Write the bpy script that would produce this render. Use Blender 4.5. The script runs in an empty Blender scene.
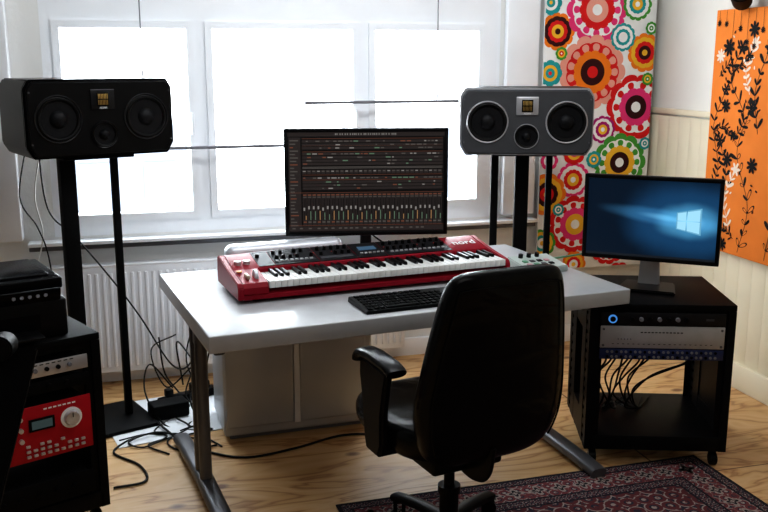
import bpy, bmesh, math, random
from mathutils import Matrix, Vector, Euler
random.seed(7)
rad=math.radians
COL=bpy.context.scene.collection

# ---------------------------------------------------------------- materials
def mat(name,col,rough=.5,metal=0,bump=0,bscale=60,var=0,vscale=8,spec=.5,emis=None,estr=0,coat=0):
    m=bpy.data.materials.new(name);m.use_nodes=True
    nt=m.node_tree;b=nt.nodes['Principled BSDF']
    b.inputs['Base Color'].default_value=(*col,1)
    b.inputs['Roughness'].default_value=rough
    b.inputs['Metallic'].default_value=metal
    b.inputs['Specular IOR Level'].default_value=spec
    b.inputs['Coat Weight'].default_value=coat
    if emis:
        b.inputs['Emission Color'].default_value=(*emis,1);b.inputs['Emission Strength'].default_value=estr
    tc=nt.nodes.new('ShaderNodeTexCoord')
    if var:
        n=nt.nodes.new('ShaderNodeTexNoise');n.inputs['Scale'].default_value=vscale;n.inputs['Detail'].default_value=4
        r=nt.nodes.new('ShaderNodeValToRGB')
        r.color_ramp.elements[0].position=.3;r.color_ramp.elements[1].position=.7
        r.color_ramp.elements[0].color=(*[c*(1-var) for c in col],1)
        r.color_ramp.elements[1].color=(*[min(1,c*(1+var)) for c in col],1)
        nt.links.new(tc.outputs['Object'],n.inputs['Vector']);nt.links.new(n.outputs['Fac'],r.inputs[0]);nt.links.new(r.outputs[0],b.inputs['Base Color'])
    if bump:
        n=nt.nodes.new('ShaderNodeTexNoise');n.inputs['Scale'].default_value=bscale;n.inputs['Detail'].default_value=3
        bp=nt.nodes.new('ShaderNodeBump');bp.inputs['Strength'].default_value=bump;bp.inputs['Distance'].default_value=.01
        nt.links.new(tc.outputs['Object'],n.inputs['Vector']);nt.links.new(n.outputs['Fac'],bp.inputs['Height']);nt.links.new(bp.outputs[0],b.inputs['Normal'])
    return m
def emit(name,col,s):
    return mat(name,(.005,.005,.005),.35,emis=col,estr=s,spec=.2)

M_white=mat('white_paint',(.92,.94,.97),.45,var=.02)
M_wallb=mat('plaster_white',(.83,.83,.81),.8,bump=.1,bscale=40,var=.03,vscale=3)
M_walld=mat('plaster_taupe',(.34,.34,.34),.8,bump=.1,bscale=40,var=.03,vscale=3)
M_wallr=mat('plaster_cream',(.82,.80,.74),.8,bump=.1,bscale=40,var=.04,vscale=3)
M_wains=mat('wainscot_cream_paint',(.82,.74,.56),.55,var=.04,vscale=3)
M_ceil=mat('ceiling_paint',(.76,.77,.78),.9,var=.02)
M_rad=mat('radiator_enamel',(.84,.85,.88),.4,var=.02)
M_desk=mat('desk_silver_grey',(.42,.425,.44),.28,var=.03,vscale=30,coat=.2)
M_steel=mat('grey_steel',(.13,.13,.14),.4,.6,var=.05)
M_silver=mat('silver_plastic',(.56,.58,.62),.36,.35,var=.04,vscale=5)
M_silverd=mat('silver_seam',(.18,.18,.2),.5,var=.04)
M_silverl=mat('pale_strip',(.9,.9,.92),.5,var=.04)
M_alu=mat('brushed_aluminium',(.62,.62,.64),.35,.7,var=.05,vscale=20)
M_black=mat('black_plastic',(.003,.003,.0035),.4,var=.1,vscale=20,spec=.18)
M_blackm=mat('black_matte',(.003,.003,.0033),.6,bump=.05,bscale=200,var=.1,spec=.1)
M_rackb=mat('rack_black_powdercoat',(.003,.003,.0035),.45,bump=.03,bscale=300,var=.1,spec=.12)
M_gloss=mat('black_gloss',(.002,.002,.003),.25,var=.1,spec=.10)
def leather():
    m=mat('black_leather',(.002,.002,.0022),.25,var=.1,vscale=30,spec=.2)
    nt=m.node_tree;b=nt.nodes['Principled BSDF'];L=nt.links.new
    tc=nt.nodes.new('ShaderNodeTexCoord');mp=nt.nodes.new('ShaderNodeMapping');mp.inputs['Scale'].default_value=(3,3,6)
    n=nt.nodes.new('ShaderNodeTexNoise');n.inputs['Scale'].default_value=1.2;n.inputs['Detail'].default_value=2.5;n.inputs['Distortion'].default_value=1.1
    n2=nt.nodes.new('ShaderNodeTexNoise');n2.inputs['Scale'].default_value=220
    b1=nt.nodes.new('ShaderNodeBump');b1.inputs['Strength'].default_value=.38;b1.inputs['Distance'].default_value=.03
    b2=nt.nodes.new('ShaderNodeBump');b2.inputs['Strength'].default_value=.05;b2.inputs['Distance'].default_value=.003
    L(tc.outputs['Object'],mp.inputs[0]);L(mp.outputs[0],n.inputs['Vector']);L(tc.outputs['Object'],n2.inputs['Vector'])
    L(n.outputs['Fac'],b1.inputs['Height']);L(n2.outputs['Fac'],b2.inputs['Height']);L(b1.outputs[0],b2.inputs['Normal']);L(b2.outputs[0],b.inputs['Normal'])
    return m
M_leather=leather()
M_red=mat('crimson_lacquer',(.25,.004,.015),.45,var=.05,spec=.18)
M_key=mat('ivory_white_key',(.74,.74,.72),.35,var=.02)
M_keyb=mat('black_key',(.003,.003,.004),.35,var=.05,spec=.2)
M_panel=mat('control_panel_dark',(.010,.010,.012),.5,var=.1,spec=.15)
M_panelg=mat('control_panel_grey',(.06,.06,.066),.5,var=.1,spec=.2)
M_led=emit('led_red',(1,.08,.04),.7)
M_ledw=emit('lcd_blue',(.12,.25,.4),.4)
M_txtw=mat('white_lettering',(.85,.85,.85),.5,var=.02)
M_txtb=mat('black_lettering',(.012,.012,.012),.6,var=.02,spec=.1)
M_baf=mat('speaker_baffle_charcoal',(.075,.077,.083),.36,.35,var=.06,vscale=15,spec=.4)
M_bafk=mat('speaker_baffle_black',(.003,.003,.0035),.35,var=.08,vscale=15,spec=.2)
M_cone=mat('woofer_cone',(.004,.004,.005),.5,bump=.2,bscale=200,var=.2,vscale=60,spec=.2)
M_rubber=mat('rubber_surround',(.003,.003,.003),.4,var=.1,spec=.3)
M_ring=mat('trim_ring',(.010,.010,.012),.25,.3,var=.05)
M_ringl=mat('trim_ring_light',(.48,.48,.50),.3,.6,var=.05)
M_gold=mat('gold_tweeter',(.75,.5,.15),.3,.9,var=.1,vscale=60)
M_cable=mat('black_cable',(.004,.004,.004),.5,var=.05,spec=.2)
M_cablew=mat('white_cable',(.7,.7,.68),.5,var=.05)
M_blue=mat('blue_patchbay',(.008,.02,.09),.4,var=.05)
M_paper=mat('white_paper',(.82,.84,.87),.7,var=.03)
M_pink=mat('pink_plastic',(.45,.22,.25),.4,var=.05)
M_green=mat('green_plastic',(.08,.25,.14),.4,var=.05)
M_ctrl=mat('grey_green_plastic',(.38,.43,.40),.4,var=.05)
M_orange=mat('orange_plastic',(.8,.3,.04),.4,var=.05)

def glassmat():
    m=bpy.data.materials.new('window_glass');m.use_nodes=True;nt=m.node_tree;nt.nodes.clear()
    o=nt.nodes.new('ShaderNodeOutputMaterial');x=nt.nodes.new('ShaderNodeMixShader');t=nt.nodes.new('ShaderNodeBsdfTransparent');g=nt.nodes.new('ShaderNodeBsdfGlossy')
    g.inputs['Roughness'].default_value=.02;x.inputs[0].default_value=.03
    nt.links.new(t.outputs[0],x.inputs[1]);nt.links.new(g.outputs[0],x.inputs[2]);nt.links.new(x.outputs[0],o.inputs[0]);return m
M_glass=glassmat()
def sheermat():
    m=bpy.data.materials.new('sheer_fabric');m.use_nodes=True;nt=m.node_tree;nt.nodes.clear()
    o=nt.nodes.new('ShaderNodeOutputMaterial');x=nt.nodes.new('ShaderNodeMixShader');t=nt.nodes.new('ShaderNodeBsdfTransparent');g=nt.nodes.new('ShaderNodeBsdfTranslucent')
    g.inputs['Color'].default_value=(.78,.87,.96,1)
    tc=nt.nodes.new('ShaderNodeTexCoord');n=nt.nodes.new('ShaderNodeTexNoise');n.inputs['Scale'].default_value=3
    mr=nt.nodes.new('ShaderNodeMapRange');mr.inputs['To Min'].default_value=.008;mr.inputs['To Max'].default_value=.013
    nt.links.new(tc.outputs['Object'],n.inputs['Vector']);nt.links.new(n.outputs['Fac'],mr.inputs['Value']);nt.links.new(mr.outputs[0],x.inputs[0])
    nt.links.new(t.outputs[0],x.inputs[1]);nt.links.new(g.outputs[0],x.inputs[2]);nt.links.new(x.outputs[0],o.inputs[0]);return m
M_sheer=sheermat()

def floormat():
    m=bpy.data.materials.new('plywood_floor');m.use_nodes=True;nt=m.node_tree;b=nt.nodes['Principled BSDF'];L=nt.links.new
    tc=nt.nodes.new('ShaderNodeTexCoord')
    mp=nt.nodes.new('ShaderNodeMapping');mp.inputs['Scale'].default_value=(.8,3.3,1);L(tc.outputs['Object'],mp.inputs[0])
    n=nt.nodes.new('ShaderNodeTexNoise');n.inputs['Scale'].default_value=1.6;n.inputs['Detail'].default_value=3;n.inputs['Distortion'].default_value=1.2;L(mp.outputs[0],n.inputs['Vector'])
    mul=nt.nodes.new('ShaderNodeMath');mul.operation='MULTIPLY';mul.inputs[1].default_value=12;L(n.outputs['Fac'],mul.inputs[0])
    fr=nt.nodes.new('ShaderNodeMath');fr.operation='PINGPONG';fr.inputs[1].default_value=1;L(mul.outputs[0],fr.inputs[0])
    r=nt.nodes.new('ShaderNodeValToRGB');e=r.color_ramp.elements
    e[0].position=0;e[0].color=(.40,.19,.07,1);e[1].position=1;e[1].color=(.70,.46,.23,1)
    k=e.new(.3);k.color=(.62,.37,.16,1);L(fr.outputs[0],r.inputs[0])
    v=nt.nodes.new('ShaderNodeTexVoronoi');v.inputs['Scale'].default_value=3.1;mp2=nt.nodes.new('ShaderNodeMapping');mp2.inputs['Scale'].default_value=(1,1.5,1);L(tc.outputs['Object'],mp2.inputs[0]);L(mp2.outputs[0],v.inputs['Vector'])
    r2=nt.nodes.new('ShaderNodeValToRGB');r2.color_ramp.elements[0].position=.06;r2.color_ramp.elements[0].color=(.20,.08,.04,1);r2.color_ramp.elements[1].position=.13;r2.color_ramp.elements[1].color=(1,1,1,1);L(v.outputs['Distance'],r2.inputs[0])
    mx=nt.nodes.new('ShaderNodeMix');mx.data_type='RGBA';mx.blend_type='MULTIPLY';mx.inputs[0].default_value=.85;L(r.outputs[0],mx.inputs[6]);L(r2.outputs[0],mx.inputs[7])
    br=nt.nodes.new('ShaderNodeTexBrick');br.inputs['Scale'].default_value=1;br.inputs['Brick Width'].default_value=2.4;br.inputs['Row Height'].default_value=1.22;br.inputs['Mortar Size'].default_value=.004
    br.inputs['Color1'].default_value=(1,1,1,1);br.inputs['Color2'].default_value=(.9,.9,.9,1);br.inputs['Mortar'].default_value=(.25,.17,.1,1);mp3=nt.nodes.new('ShaderNodeMapping');mp3.inputs['Location'].default_value=(.4,.72,0);L(tc.outputs['Object'],mp3.inputs[0]);L(mp3.outputs[0],br.inputs['Vector'])
    m2=nt.nodes.new('ShaderNodeMix');m2.data_type='RGBA';m2.blend_type='MULTIPLY';m2.inputs[0].default_value=1;L(mx.outputs[2],m2.inputs[6]);L(br.outputs['Color'],m2.inputs[7])
    L(m2.outputs[2],b.inputs['Base Color']);b.inputs['Roughness'].default_value=.42;b.inputs['Specular IOR Level'].default_value=.35
    return m
M_floor=floormat()

def rugmat(name,c1,c2,c3,sc):
    m=bpy.data.materials.new(name);m.use_nodes=True;nt=m.node_tree;b=nt.nodes['Principled BSDF'];L=nt.links.new
    tc=nt.nodes.new('ShaderNodeTexCoord')
    v=nt.nodes.new('ShaderNodeTexVoronoi');v.inputs['Scale'].default_value=sc;v.inputs['Randomness'].default_value=.25;L(tc.outputs['Object'],v.inputs['Vector'])
    r=nt.nodes.new('ShaderNodeValToRGB');r.color_ramp.interpolation='CONSTANT';e=r.color_ramp.elements
    e[0].position=0;e[0].color=(*c3,1);e[1].position=.16;e[1].color=(*c2,1)
    k=e.new(.28);k.color=(*c1,1);k=e.new(.48);k.color=(*c3,1);k=e.new(.56);k.color=(*c2,1);L(v.outputs['Distance'],r.inputs[0])
    n=nt.nodes.new('ShaderNodeTexNoise');n.inputs['Scale'].default_value=sc*4;L(tc.outputs['Object'],n.inputs['Vector'])
    mx=nt.nodes.new('ShaderNodeMix');mx.data_type='RGBA';mx.inputs[7].default_value=(*c1,1);r3=nt.nodes.new('ShaderNodeValToRGB');r3.color_ramp.elements[0].position=.5;r3.color_ramp.elements[1].position=.6;L(n.outputs['Fac'],r3.inputs[0]);L(r3.outputs[0],mx.inputs[0]);L(r.outputs[0],mx.inputs[6])
    L(mx.outputs[2],b.inputs['Base Color']);b.inputs['Roughness'].default_value=.95;b.inputs['Specular IOR Level'].default_value=.1
    return m
M_rug1=rugmat('rug_field',(.11,.030,.034),(.03,.03,.045),(.30,.25,.23),15)
M_rug2=rugmat('rug_border',(.16,.045,.05),(.04,.038,.055),(.36,.31,.29),22)
M_rug3=rugmat('rug_guard',(.03,.027,.04),(.13,.03,.036),(.32,.28,.26),45)
M_rug4=mat('rug_dark_stripe',(.02,.018,.024),.95,bump=.2,bscale=300,var=.3,vscale=60,spec=.1)
M_rug5=mat('rug_beige_motif',(.30,.25,.23),.95,bump=.2,bscale=300,var=.2,vscale=60,spec=.1)

# ---------------------------------------------------------------- mesh builder
def catmull(pts,n=8):
    pts=[Vector(p) for p in pts];out=[]
    P=[pts[0]*2-pts[1]]+pts+[pts[-1]*2-pts[-2]]
    for i in range(1,len(P)-2):
        for k in range(n):
            t=k/n;a,b,c,d=P[i-1:i+3]
            out.append(.5*((2*b)+(c-a)*t+(2*a-5*b+4*c-d)*t*t+(3*b-a-3*c+d)*t**3))
    out.append(pts[-1]);return out
class MB:
    def __init__(s): s.bm=bmesh.new()
    def merge(s,t,mi=0,M=None):
        if M is not None: bmesh.ops.transform(t,matrix=M,verts=t.verts)
        for f in t.faces: f.material_index=mi;f.smooth=True
        me=bpy.data.meshes.new('tmp');t.to_mesh(me);t.free();s.bm.from_mesh(me);bpy.data.meshes.remove(me)
        return s
    def box(s,c,d,bev=0,mi=0,rot=(0,0,0),seg=2):
        t=bmesh.new();bmesh.ops.create_cube(t,size=1)
        bmesh.ops.scale(t,vec=d,verts=t.verts)
        if bev>0: bmesh.ops.bevel(t,geom=t.edges[:],offset=min(bev,min(d)*.49),segments=seg,affect='EDGES',profile=.5)
        return s.merge(t,mi,Matrix.Translation(c)@Euler(rot).to_matrix().to_4x4())
    def cyl(s,p0,p1,r,r2=None,seg=20,mi=0,bev=0):
        p0=Vector(p0);p1=Vector(p1);d=p1-p0;t=bmesh.new()
        bmesh.ops.create_cone(t,cap_ends=True,segments=seg,radius1=r,radius2=r if r2 is None else r2,depth=d.length)
        if bev: bmesh.ops.bevel(t,geom=[e for e in t.edges if len([f for f in e.link_faces if len(f.verts)>4])],offset=bev,segments=2,affect='EDGES')
        return s.merge(t,mi,Matrix.Translation((p0+p1)/2)@d.to_track_quat('Z','Y').to_matrix().to_4x4())
    def prism(s,poly,a,b,axis='y',bev=0,mi=0,M=None,seg=2):
        t=bmesh.new()
        def mk(p,w): return {'y':(p[0],w,p[1]),'x':(w,p[0],p[1]),'z':(p[0],p[1],w)}[axis]
        v0=[t.verts.new(mk(p,a)) for p in poly];v1=[t.verts.new(mk(p,b)) for p in poly];n=len(poly)
        t.faces.new(v0);t.faces.new(v1[::-1])
        for i in range(n): t.faces.new((v0[i],v1[i],v1[(i+1)%n],v0[(i+1)%n]))
        bmesh.ops.recalc_face_normals(t,faces=t.faces)
        if bev: bmesh.ops.bevel(t,geom=t.edges[:],offset=bev,segments=seg,affect='EDGES')
        return s.merge(t,mi,M)
    def lathe(s,prof,M=None,seg=32,mi=0):
        t=bmesh.new();rings=[]
        for r,z in prof:
            rings.append([t.verts.new((r*math.cos(2*math.pi*k/seg),r*math.sin(2*math.pi*k/seg),z)) for k in range(seg)] if r>1e-6 else [t.verts.new((0,0,z))])
        for A,B in zip(rings,rings[1:]):
            for k in range(seg):
                k2=(k+1)%seg
                if len(A)==1 and len(B)>1: t.faces.new((A[0],B[k],B[k2]))
                elif len(B)==1 and len(A)>1: t.faces.new((A[k],B[0],A[k2]))
                elif len(A)>1: t.faces.new((A[k],B[k],B[k2],A[k2]))
        bmesh.ops.recalc_face_normals(t,faces=t.faces)
        return s.merge(t,mi,M)
    def sweep(s,pts,rx,ry=None,seg=12,mi=0,ref=(0,0,1),power=2):
        ry=rx if ry is None else ry;pts=[Vector(p) for p in pts];t=bmesh.new();rings=[];ref=Vector(ref)
        prev=None
        for i,p in enumerate(pts):
            tg=(pts[min(i+1,len(pts)-1)]-pts[max(i-1,0)]).normalized()
            if prev is None:
                r=ref if abs(tg.dot(ref))<.95 else Vector((1,0,0))
                side=tg.cross(r).normalized()
            else: side=(prev-tg*prev.dot(tg)).normalized()
            up=side.cross(tg);prev=side
            ring=[]
            for k in range(seg):
                a=2*math.pi*k/seg;c,q=math.cos(a),math.sin(a)
                c=math.copysign(abs(c)**(2/power),c);q=math.copysign(abs(q)**(2/power),q)
                ring.append(t.verts.new(p+side*rx*c+up*ry*q))
            rings.append(ring)
        for A,B in zip(rings,rings[1:]):
            for k in range(seg): t.faces.new((A[k],A[(k+1)%seg],B[(k+1)%seg],B[k]))
        t.faces.new(rings[0][::-1]);t.faces.new(rings[-1])
        bmesh.ops.recalc_face_normals(t,faces=t.faces)
        return s.merge(t,mi)
    def loft(s,levels,seg=36,power=3,mi=0,M=None):
        t=bmesh.new();rings=[]
        for cx,cy,cz,hx,hy in levels:
            ring=[]
            for k in range(seg):
                a=2*math.pi*k/seg;c,q=math.cos(a),math.sin(a)
                ring.append(t.verts.new((cx+hx*math.copysign(abs(c)**(2/power),c),cy+hy*math.copysign(abs(q)**(2/power),q),cz)))
            rings.append(ring)
        for A,B in zip(rings,rings[1:]):
            for k in range(seg): t.faces.new((A[k],A[(k+1)%seg],B[(k+1)%seg],B[k]))
        t.faces.new(rings[0][::-1]);t.faces.new(rings[-1]);bmesh.ops.recalc_face_normals(t,faces=t.faces)
        return s.merge(t,mi,M)
    def flat(s,poly3,mi=0):
        vs=[s.bm.verts.new(p) for p in poly3];f=s.bm.faces.new(vs);f.material_index=mi;return s
    def obj(s,name,mats,parent=None,loc=(0,0,0),rot=(0,0,0),sharp=35):
        me=bpy.data.meshes.new(name);s.bm.to_mesh(me);s.bm.free()
        for m in (mats if isinstance(mats,(list,tuple)) else [mats]): me.materials.append(m)
        try: me.set_sharp_from_angle(angle=rad(sharp))
        except Exception: pass
        o=bpy.data.objects.new(name,me);COL.objects.link(o)
        o.location=loc;o.rotation_euler=rot
        if parent: o.parent=parent
        return o
def tag(o,label,cat,group=None):
    o['label']=label;o['category']=cat
    if group:o['group']=group
    return o
def thing(name,label,cat,loc=(0,0,0),rz=0,group=None):
    e=bpy.data.objects.new(name,None);COL.objects.link(e);e.empty_display_size=.1;e.location=loc;e.rotation_euler=(0,0,rad(rz))
    return tag(e,label,cat,group)
def struct(o): o['kind']='structure';return o
def copyto(o,parent,loc,rot=None,name=None):
    c=o.copy();c.parent=parent;c.location=loc
    if rot is not None:c.rotation_euler=rot
    COL.objects.link(c);return c
def text(name,s,size,mat_,parent,loc,rot,ext=.0004,align='CENTER',off=0):
    cu=bpy.data.curves.new('txt','FONT');cu.body=s;cu.size=size;cu.extrude=ext;cu.align_x=align;cu.align_y='CENTER';cu.offset=off
    o=bpy.data.objects.new('txt',cu);COL.objects.link(o)
    me=bpy.data.meshes.new_from_object(o);bpy.data.objects.remove(o);me.materials.clear();me.materials.append(mat_)
    q=bpy.data.objects.new(name,me);COL.objects.link(q);q.parent=parent;q.location=loc;q.rotation_euler=rot;return q

# ---------------------------------------------------------------- room shell
XL,XR,YF,YB,ZC=-1.7,2.9,-1.6,4.7,2.75
WX0,WX1,WZ0,WZ1=-.36,1.96,.76,2.45
struct(MB().box(((XL+XR)/2,(YF+YB)/2,-.05),(XR-XL+.6,YB-YF+.6,.1)).obj('floor',M_floor))
struct(MB().box(((XL+XR)/2,(YF+YB)/2,ZC+.05),(XR-XL+.6,YB-YF+.6,.1)).obj('ceiling',M_ceil))
m=MB();T=.14
m.box(((XL+WX0)/2-.05,YB+T/2,ZC/2),(WX0-XL+.1,T,ZC))
m.box(((XR+WX1)/2+.05,YB+T/2,ZC/2),(XR-WX1+.1,T,ZC))
m.box(((WX0+WX1)/2,YB+T/2,WZ0/2),(WX1-WX0,T,WZ0))
m.box(((WX0+WX1)/2,YB+T/2,(ZC+WZ1)/2),(WX1-WX0,T,ZC-WZ1))
struct(m.obj('wall_back',M_wallb))
struct(MB().box((XR+.05,(YF+YB)/2,ZC/2),(.1,YB-YF,ZC)).obj('wall_right',M_wallr))
struct(MB().box((XL-.05,(YF+YB)/2,ZC/2),(.1,YB-YF,ZC)).obj('wall_left',M_walld))
struct(MB().box(((XL+XR)/2,YF-.05,ZC/2),(XR-XL+.2,.1,ZC)).obj('wall_front',M_walld))
def gridframe(m,xs,zs,open_,y0,y1):
    for i in range(len(xs)-1):
        for j in range(len(zs)-1):
            if open_(i,j): continue
            x0,x1,z0,z1=xs[i],xs[i+1],zs[j],zs[j+1]
            v=[m.bm.verts.new((x,y,z)) for y in(y0,y1) for x,z in((x0,z0),(x1,z0),(x1,z1),(x0,z1))]
            m.bm.faces.new((v[0],v[1],v[2],v[3]));m.bm.faces.new((v[7],v[6],v[5],v[4]))
            for (a,b,di,dj) in((0,1,0,-1),(1,2,1,0),(2,3,0,1),(3,0,-1,0)):
                ii,jj=i+di,j+dj
                if ii<0 or jj<0 or ii>=len(xs)-1 or jj>=len(zs)-1 or open_(ii,jj):
                    m.bm.faces.new((v[b],v[a],v[a+4],v[b+4]))
    bmesh.ops.remove_doubles(m.bm,verts=m.bm.verts,dist=1e-5);bmesh.ops.recalc_face_normals(m.bm,faces=m.bm.faces)
m=MB()
gridframe(m,[WX0,-.275,.31,.435,1.145,1.265,1.835,WX1],[WZ0,.865,1.76,2.02,2.36,WZ1],lambda i,j:i%2==1 and j%2==1,YB,YB+.06)
struct(m.obj('window_1',M_white))
k=2
for x0,x1 in((-.275,.31),(.435,1.145),(1.265,1.835)):
    for z0,z1 in((.865,1.76),(2.02,2.36)):
        m=MB();o=.035
        gridframe(m,[x0-o,x0,x1,x1+o],[z0-o,z0,z1,z1+o],lambda i,j:i==1 and j==1,YB-.014,YB-.0005)
        if z0<1: m.box((x1+.015,YB-.024,1.3),(.014,.018,.11),.004)
        struct(m.obj('window_%d'%k,M_white));k+=1
struct(MB().box(((WX0+WX1)/2,YB+.03,(WZ0+WZ1)/2),(WX1-WX0-.02,.006,WZ1-WZ0-.02)).obj('window_8',M_glass))
struct(MB().box((.85,4.66,.738),(2.66,.09,.018),.004).obj('trim_1',M_white))
struct(MB().box((.85,4.675,.712),(2.66,.05,.022),.004).obj('trim_2',M_steel))
struct(MB().box((2.075,4.675,1.63),(.19,.045,1.72),.01).obj('trim_3',M_white))
struct(MB().box((-.56,4.66,1.75),(.12,.08,1.98),.01).obj('trim_4',M_rad))
m=MB();y=YB-.05
while y>YF+.1:
    m.box((XR-.007,y,.71),(.014,.1,1.2),.0025);y-=.1
struct(m.obj('trim_5',M_wains))
struct(MB().box((XR-.012,(YF+YB)/2,1.335),(.024,YB-YF-.02,.03),.006).obj('trim_6',M_wains))
struct(MB().box((XR-.022,(YF+YB)/2,.065),(.024,YB-YF-.02,.13),.006).obj('baseboard_right',M_wains))
struct(MB().box(((XL+XR)/2,YB-.012,.05),(XR-XL-.06,.02,.1),.004).obj('baseboard_back',M_white))

# blinds
for nm,x0,x1,zr,lb in(('a',-.36,.8,1.19,'sheer white roller blind pulled halfway over the window'),('b',.803,1.90,1.40,'sheer white roller blind pulled partly over the window')):
    e=thing('roller_blind',lb,'blind',((x0+x1)/2,4.6,2.56))
    w=x1-x0
    MB().cyl((-w/2,0,.0),(w/2,0,.0),.03).obj('roller',M_white,e)
    MB().box((0,0,(zr-2.56)/2),(w,.002,2.56-zr)).obj('fabric',M_sheer,e)
    r0,r1=(-w/2,-.03+w/2) if nm=='a' else (-w/2+.07,w/2)
    MB().box(((r0+r1)/2,0,zr-2.56),(r1-r0,.014,.016),.004).obj('bottom_rail',M_silverd,e)
    cx=-.125 if nm=='a' else .215;cz=-1.0 if nm=='a' else -1.12
    MB().cyl((cx,-.02,.0),(cx,-.02,cz),.003,seg=8).obj('pull_cord',M_silverd,e)
    MB().lathe([(0,0),(.008,.004),(.008,.03),(0,.036)],seg=10).obj('cord_weight',M_white,e,(cx,-.02,cz-.03))

# radiator
e=thing('radiator','white ribbed panel radiator under the window sill','radiator',(.45,4.6,.08))
m=MB();m.box((0,0,.27),(1.9,.03,.54),.006)
for i in range(56): m.box((-.93+i*.0338,-.018,.27),(.016,.012,.48),.004)
m.obj('panel',M_rad,e)
MB().box((0,.02,.545),(1.9,.07,.012),.003).obj('top_grille',M_rad,e)
MB().cyl((-.97,0,-.08),(-.97,0,.12),.012).cyl((-.97,0,.12),(-.97,0,.18),.022,.018).cyl((-.97,0,.08),(-.94,0,.08),.009).obj('valve',M_white,e)
for x in(-.7,.7): MB().box((x,.045,.3),(.04,.06,.1)).obj('wall_bracket',M_white,e)

# ---------------------------------------------------------------- floral hanging
flc=[(.86,.86,.84),(.68,.02,.02),(.78,.05,.20),(.85,.22,.02),(.03,.34,.34),(.08,.33,.05),(.05,.012,.012),(.80,.36,.28),(.40,.015,.17),(.85,.48,.04)]
FM=[mat('fabric_%s'%n,c,.85,bump=.1,bscale=300,var=.05,spec=.15) for n,c in zip(['cream','red','pink','orange','teal','green','brown','salmon','magenta','yellow'],flc)]
e=thing('fabric_wall_hanging','tall white fabric panel with colourful rosette flowers hung on the wall','wall hanging',(2.185,4.64,.45))
m=MB();m.box((.335,0,.9),(.67,.01,1.8),.003)
lay=[0]
def disc(cx,cz,r,mi,sc=0,amp=.0):
    lay[0]+=1;y=-.0055-.00004*lay[0];n=sc*12 if sc else 60;pts=[]
    for k in range(n):
        a=2*math.pi*k/n;rr=r*(1-amp+amp*abs(math.cos(a*sc/2))**.55) if sc else r
        x=min(.668,max(.002,cx+rr*math.cos(a)));z=min(1.798,max(.002,cz+rr*math.sin(a)));pts.append((x,y,z))
    m.flat(pts,mi)
def petals(cx,cz,r0,r1,w,n,mi):
    lay[0]+=1;y=-.0055-.00004*lay[0]
    for k in range(n):
        a=2*math.pi*k/n;c,s=math.cos(a),math.sin(a);pts=[]
        for i in range(16):
            t=2*math.pi*i/16;u=(r0+r1)/2+(r1-r0)/2*math.cos(t);v=w*math.sin(t)*(1+.35*math.cos(t))
            x=cx+u*c-v*s;z=cz+u*s+v*c
            pts.append((min(.668,max(.002,x)),y,min(1.798,max(.002,z))))
        m.flat(pts,mi)
def PX(u,v): return ((u-539)/111*.67,1.87-(v-12)*.0055-.45)
fl=[(552,32,17,(3,6,1,9)),(590,11,31,(2,0,1,7)),(588,71,34,(7,1,3,6)),(634,106,31,(1,0,2,6)),(640,52,18,(3,9,1,6)),(617,37,13,(4,0,4,0)),(630,5,15,(5,0,4,9)),(546,72,12,(4,9,4,1)),(601,128,13,(8,0,8,9)),(620,162,28,(5,0,9,6)),(573,178,17,(2,0,1,9)),(547,192,20,(3,9,6,1)),(577,224,28,(1,0,2,9)),(643,197,14,(4,0,5,9)),(609,205,15,(5,1,0,6)),(544,242,14,(5,9,4,0)),(551,133,15,(4,0,5,9)),(573,150,12,(1,9,2,0)),(613,246,21,(1,0,2,6)),(577,266,13,(3,9,1,0)),(547,275,15,(2,0,1,9)),(643,238,15,(4,3,1,0)),(590,290,18,(5,0,4,9)),(625,285,17,(1,0,2,9)),(559,106,11,(5,0,5,9)),(544,5,11,(4,0,4,9)),(645,28,6,(5,0,5,0)),(593,158,8,(4,9,4,0)),(556,53,6,(5,9,1,0)),(644,78,6,(5,9,5,0)),(559,208,6,(4,0,4,0)),(548,158,9,(2,0,2,9)),(645,143,6,(4,0,4,0)),(566,320,24,(2,0,1,6)),(615,325,24,(3,9,1,6))]
for j,(u,v,r,cs) in enumerate(fl):
    cx,cz=PX(u,v);R=r*.0059;pet=[11,12,13,10][j%4] if r>12 else 8
    disc(cx,cz,R,cs[0],pet,.11)
    if r>12:
        disc(cx,cz,R*.80,cs[1],pet,.06)
        if r>20: petals(cx,cz,R*.52,R*.77,R*.10,pet,cs[0])
        disc(cx,cz,R*.58,cs[2],pet,.08)
        disc(cx,cz,R*.36,cs[3]);disc(cx,cz,R*.16,cs[1])
    else:
        disc(cx,cz,R*.62,cs[1]);disc(cx,cz,R*.38,cs[2]);disc(cx,cz,R*.15,cs[3])
m.obj('fabric',FM,e)
MB().cyl((-.01,0,1.81),(.68,0,1.81),.012).obj('hanging_rod',M_white,e)

# orange panel
M_or=mat('orange_canvas',(.80,.23,.04),.8,bump=.1,bscale=200,var=.05,spec=.2)
e=thing('canvas_panel','orange printed canvas with black and white plant silhouettes on the wall','wall art',(2.866,4.075,.67))
m=MB();m.box((-.008,-.4,.59),(.02,.8,1.18),.003)
def cl(Y,Z,k): return (-.0184-.000008*k,min(-.003,max(-.797,Y)),min(1.177,max(.003,Z)))
def inside(y,z,r): return -.8+r<y<-r and r<z<1.18-r
def leaf(y,z,a,L,w,mi,k=0,hollow=False):
    c,s=math.cos(a),math.sin(a)
    if not inside(y+L*c,z+L*s,.004): return
    def ring(f,g=0):
        pts=[]
        for i in range(14):
            t=i/14*math.pi*2;px=L/2*(1-f*math.cos(t));py=w/2*f*math.sin(t)*(1-.3*math.cos(t))
            pts.append(cl(y+px*c-py*s,z+px*s+py*c,k+g))
        return pts
    m.flat(ring(1),mi)
    if hollow: m.flat(ring(.70,.5),0)
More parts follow.
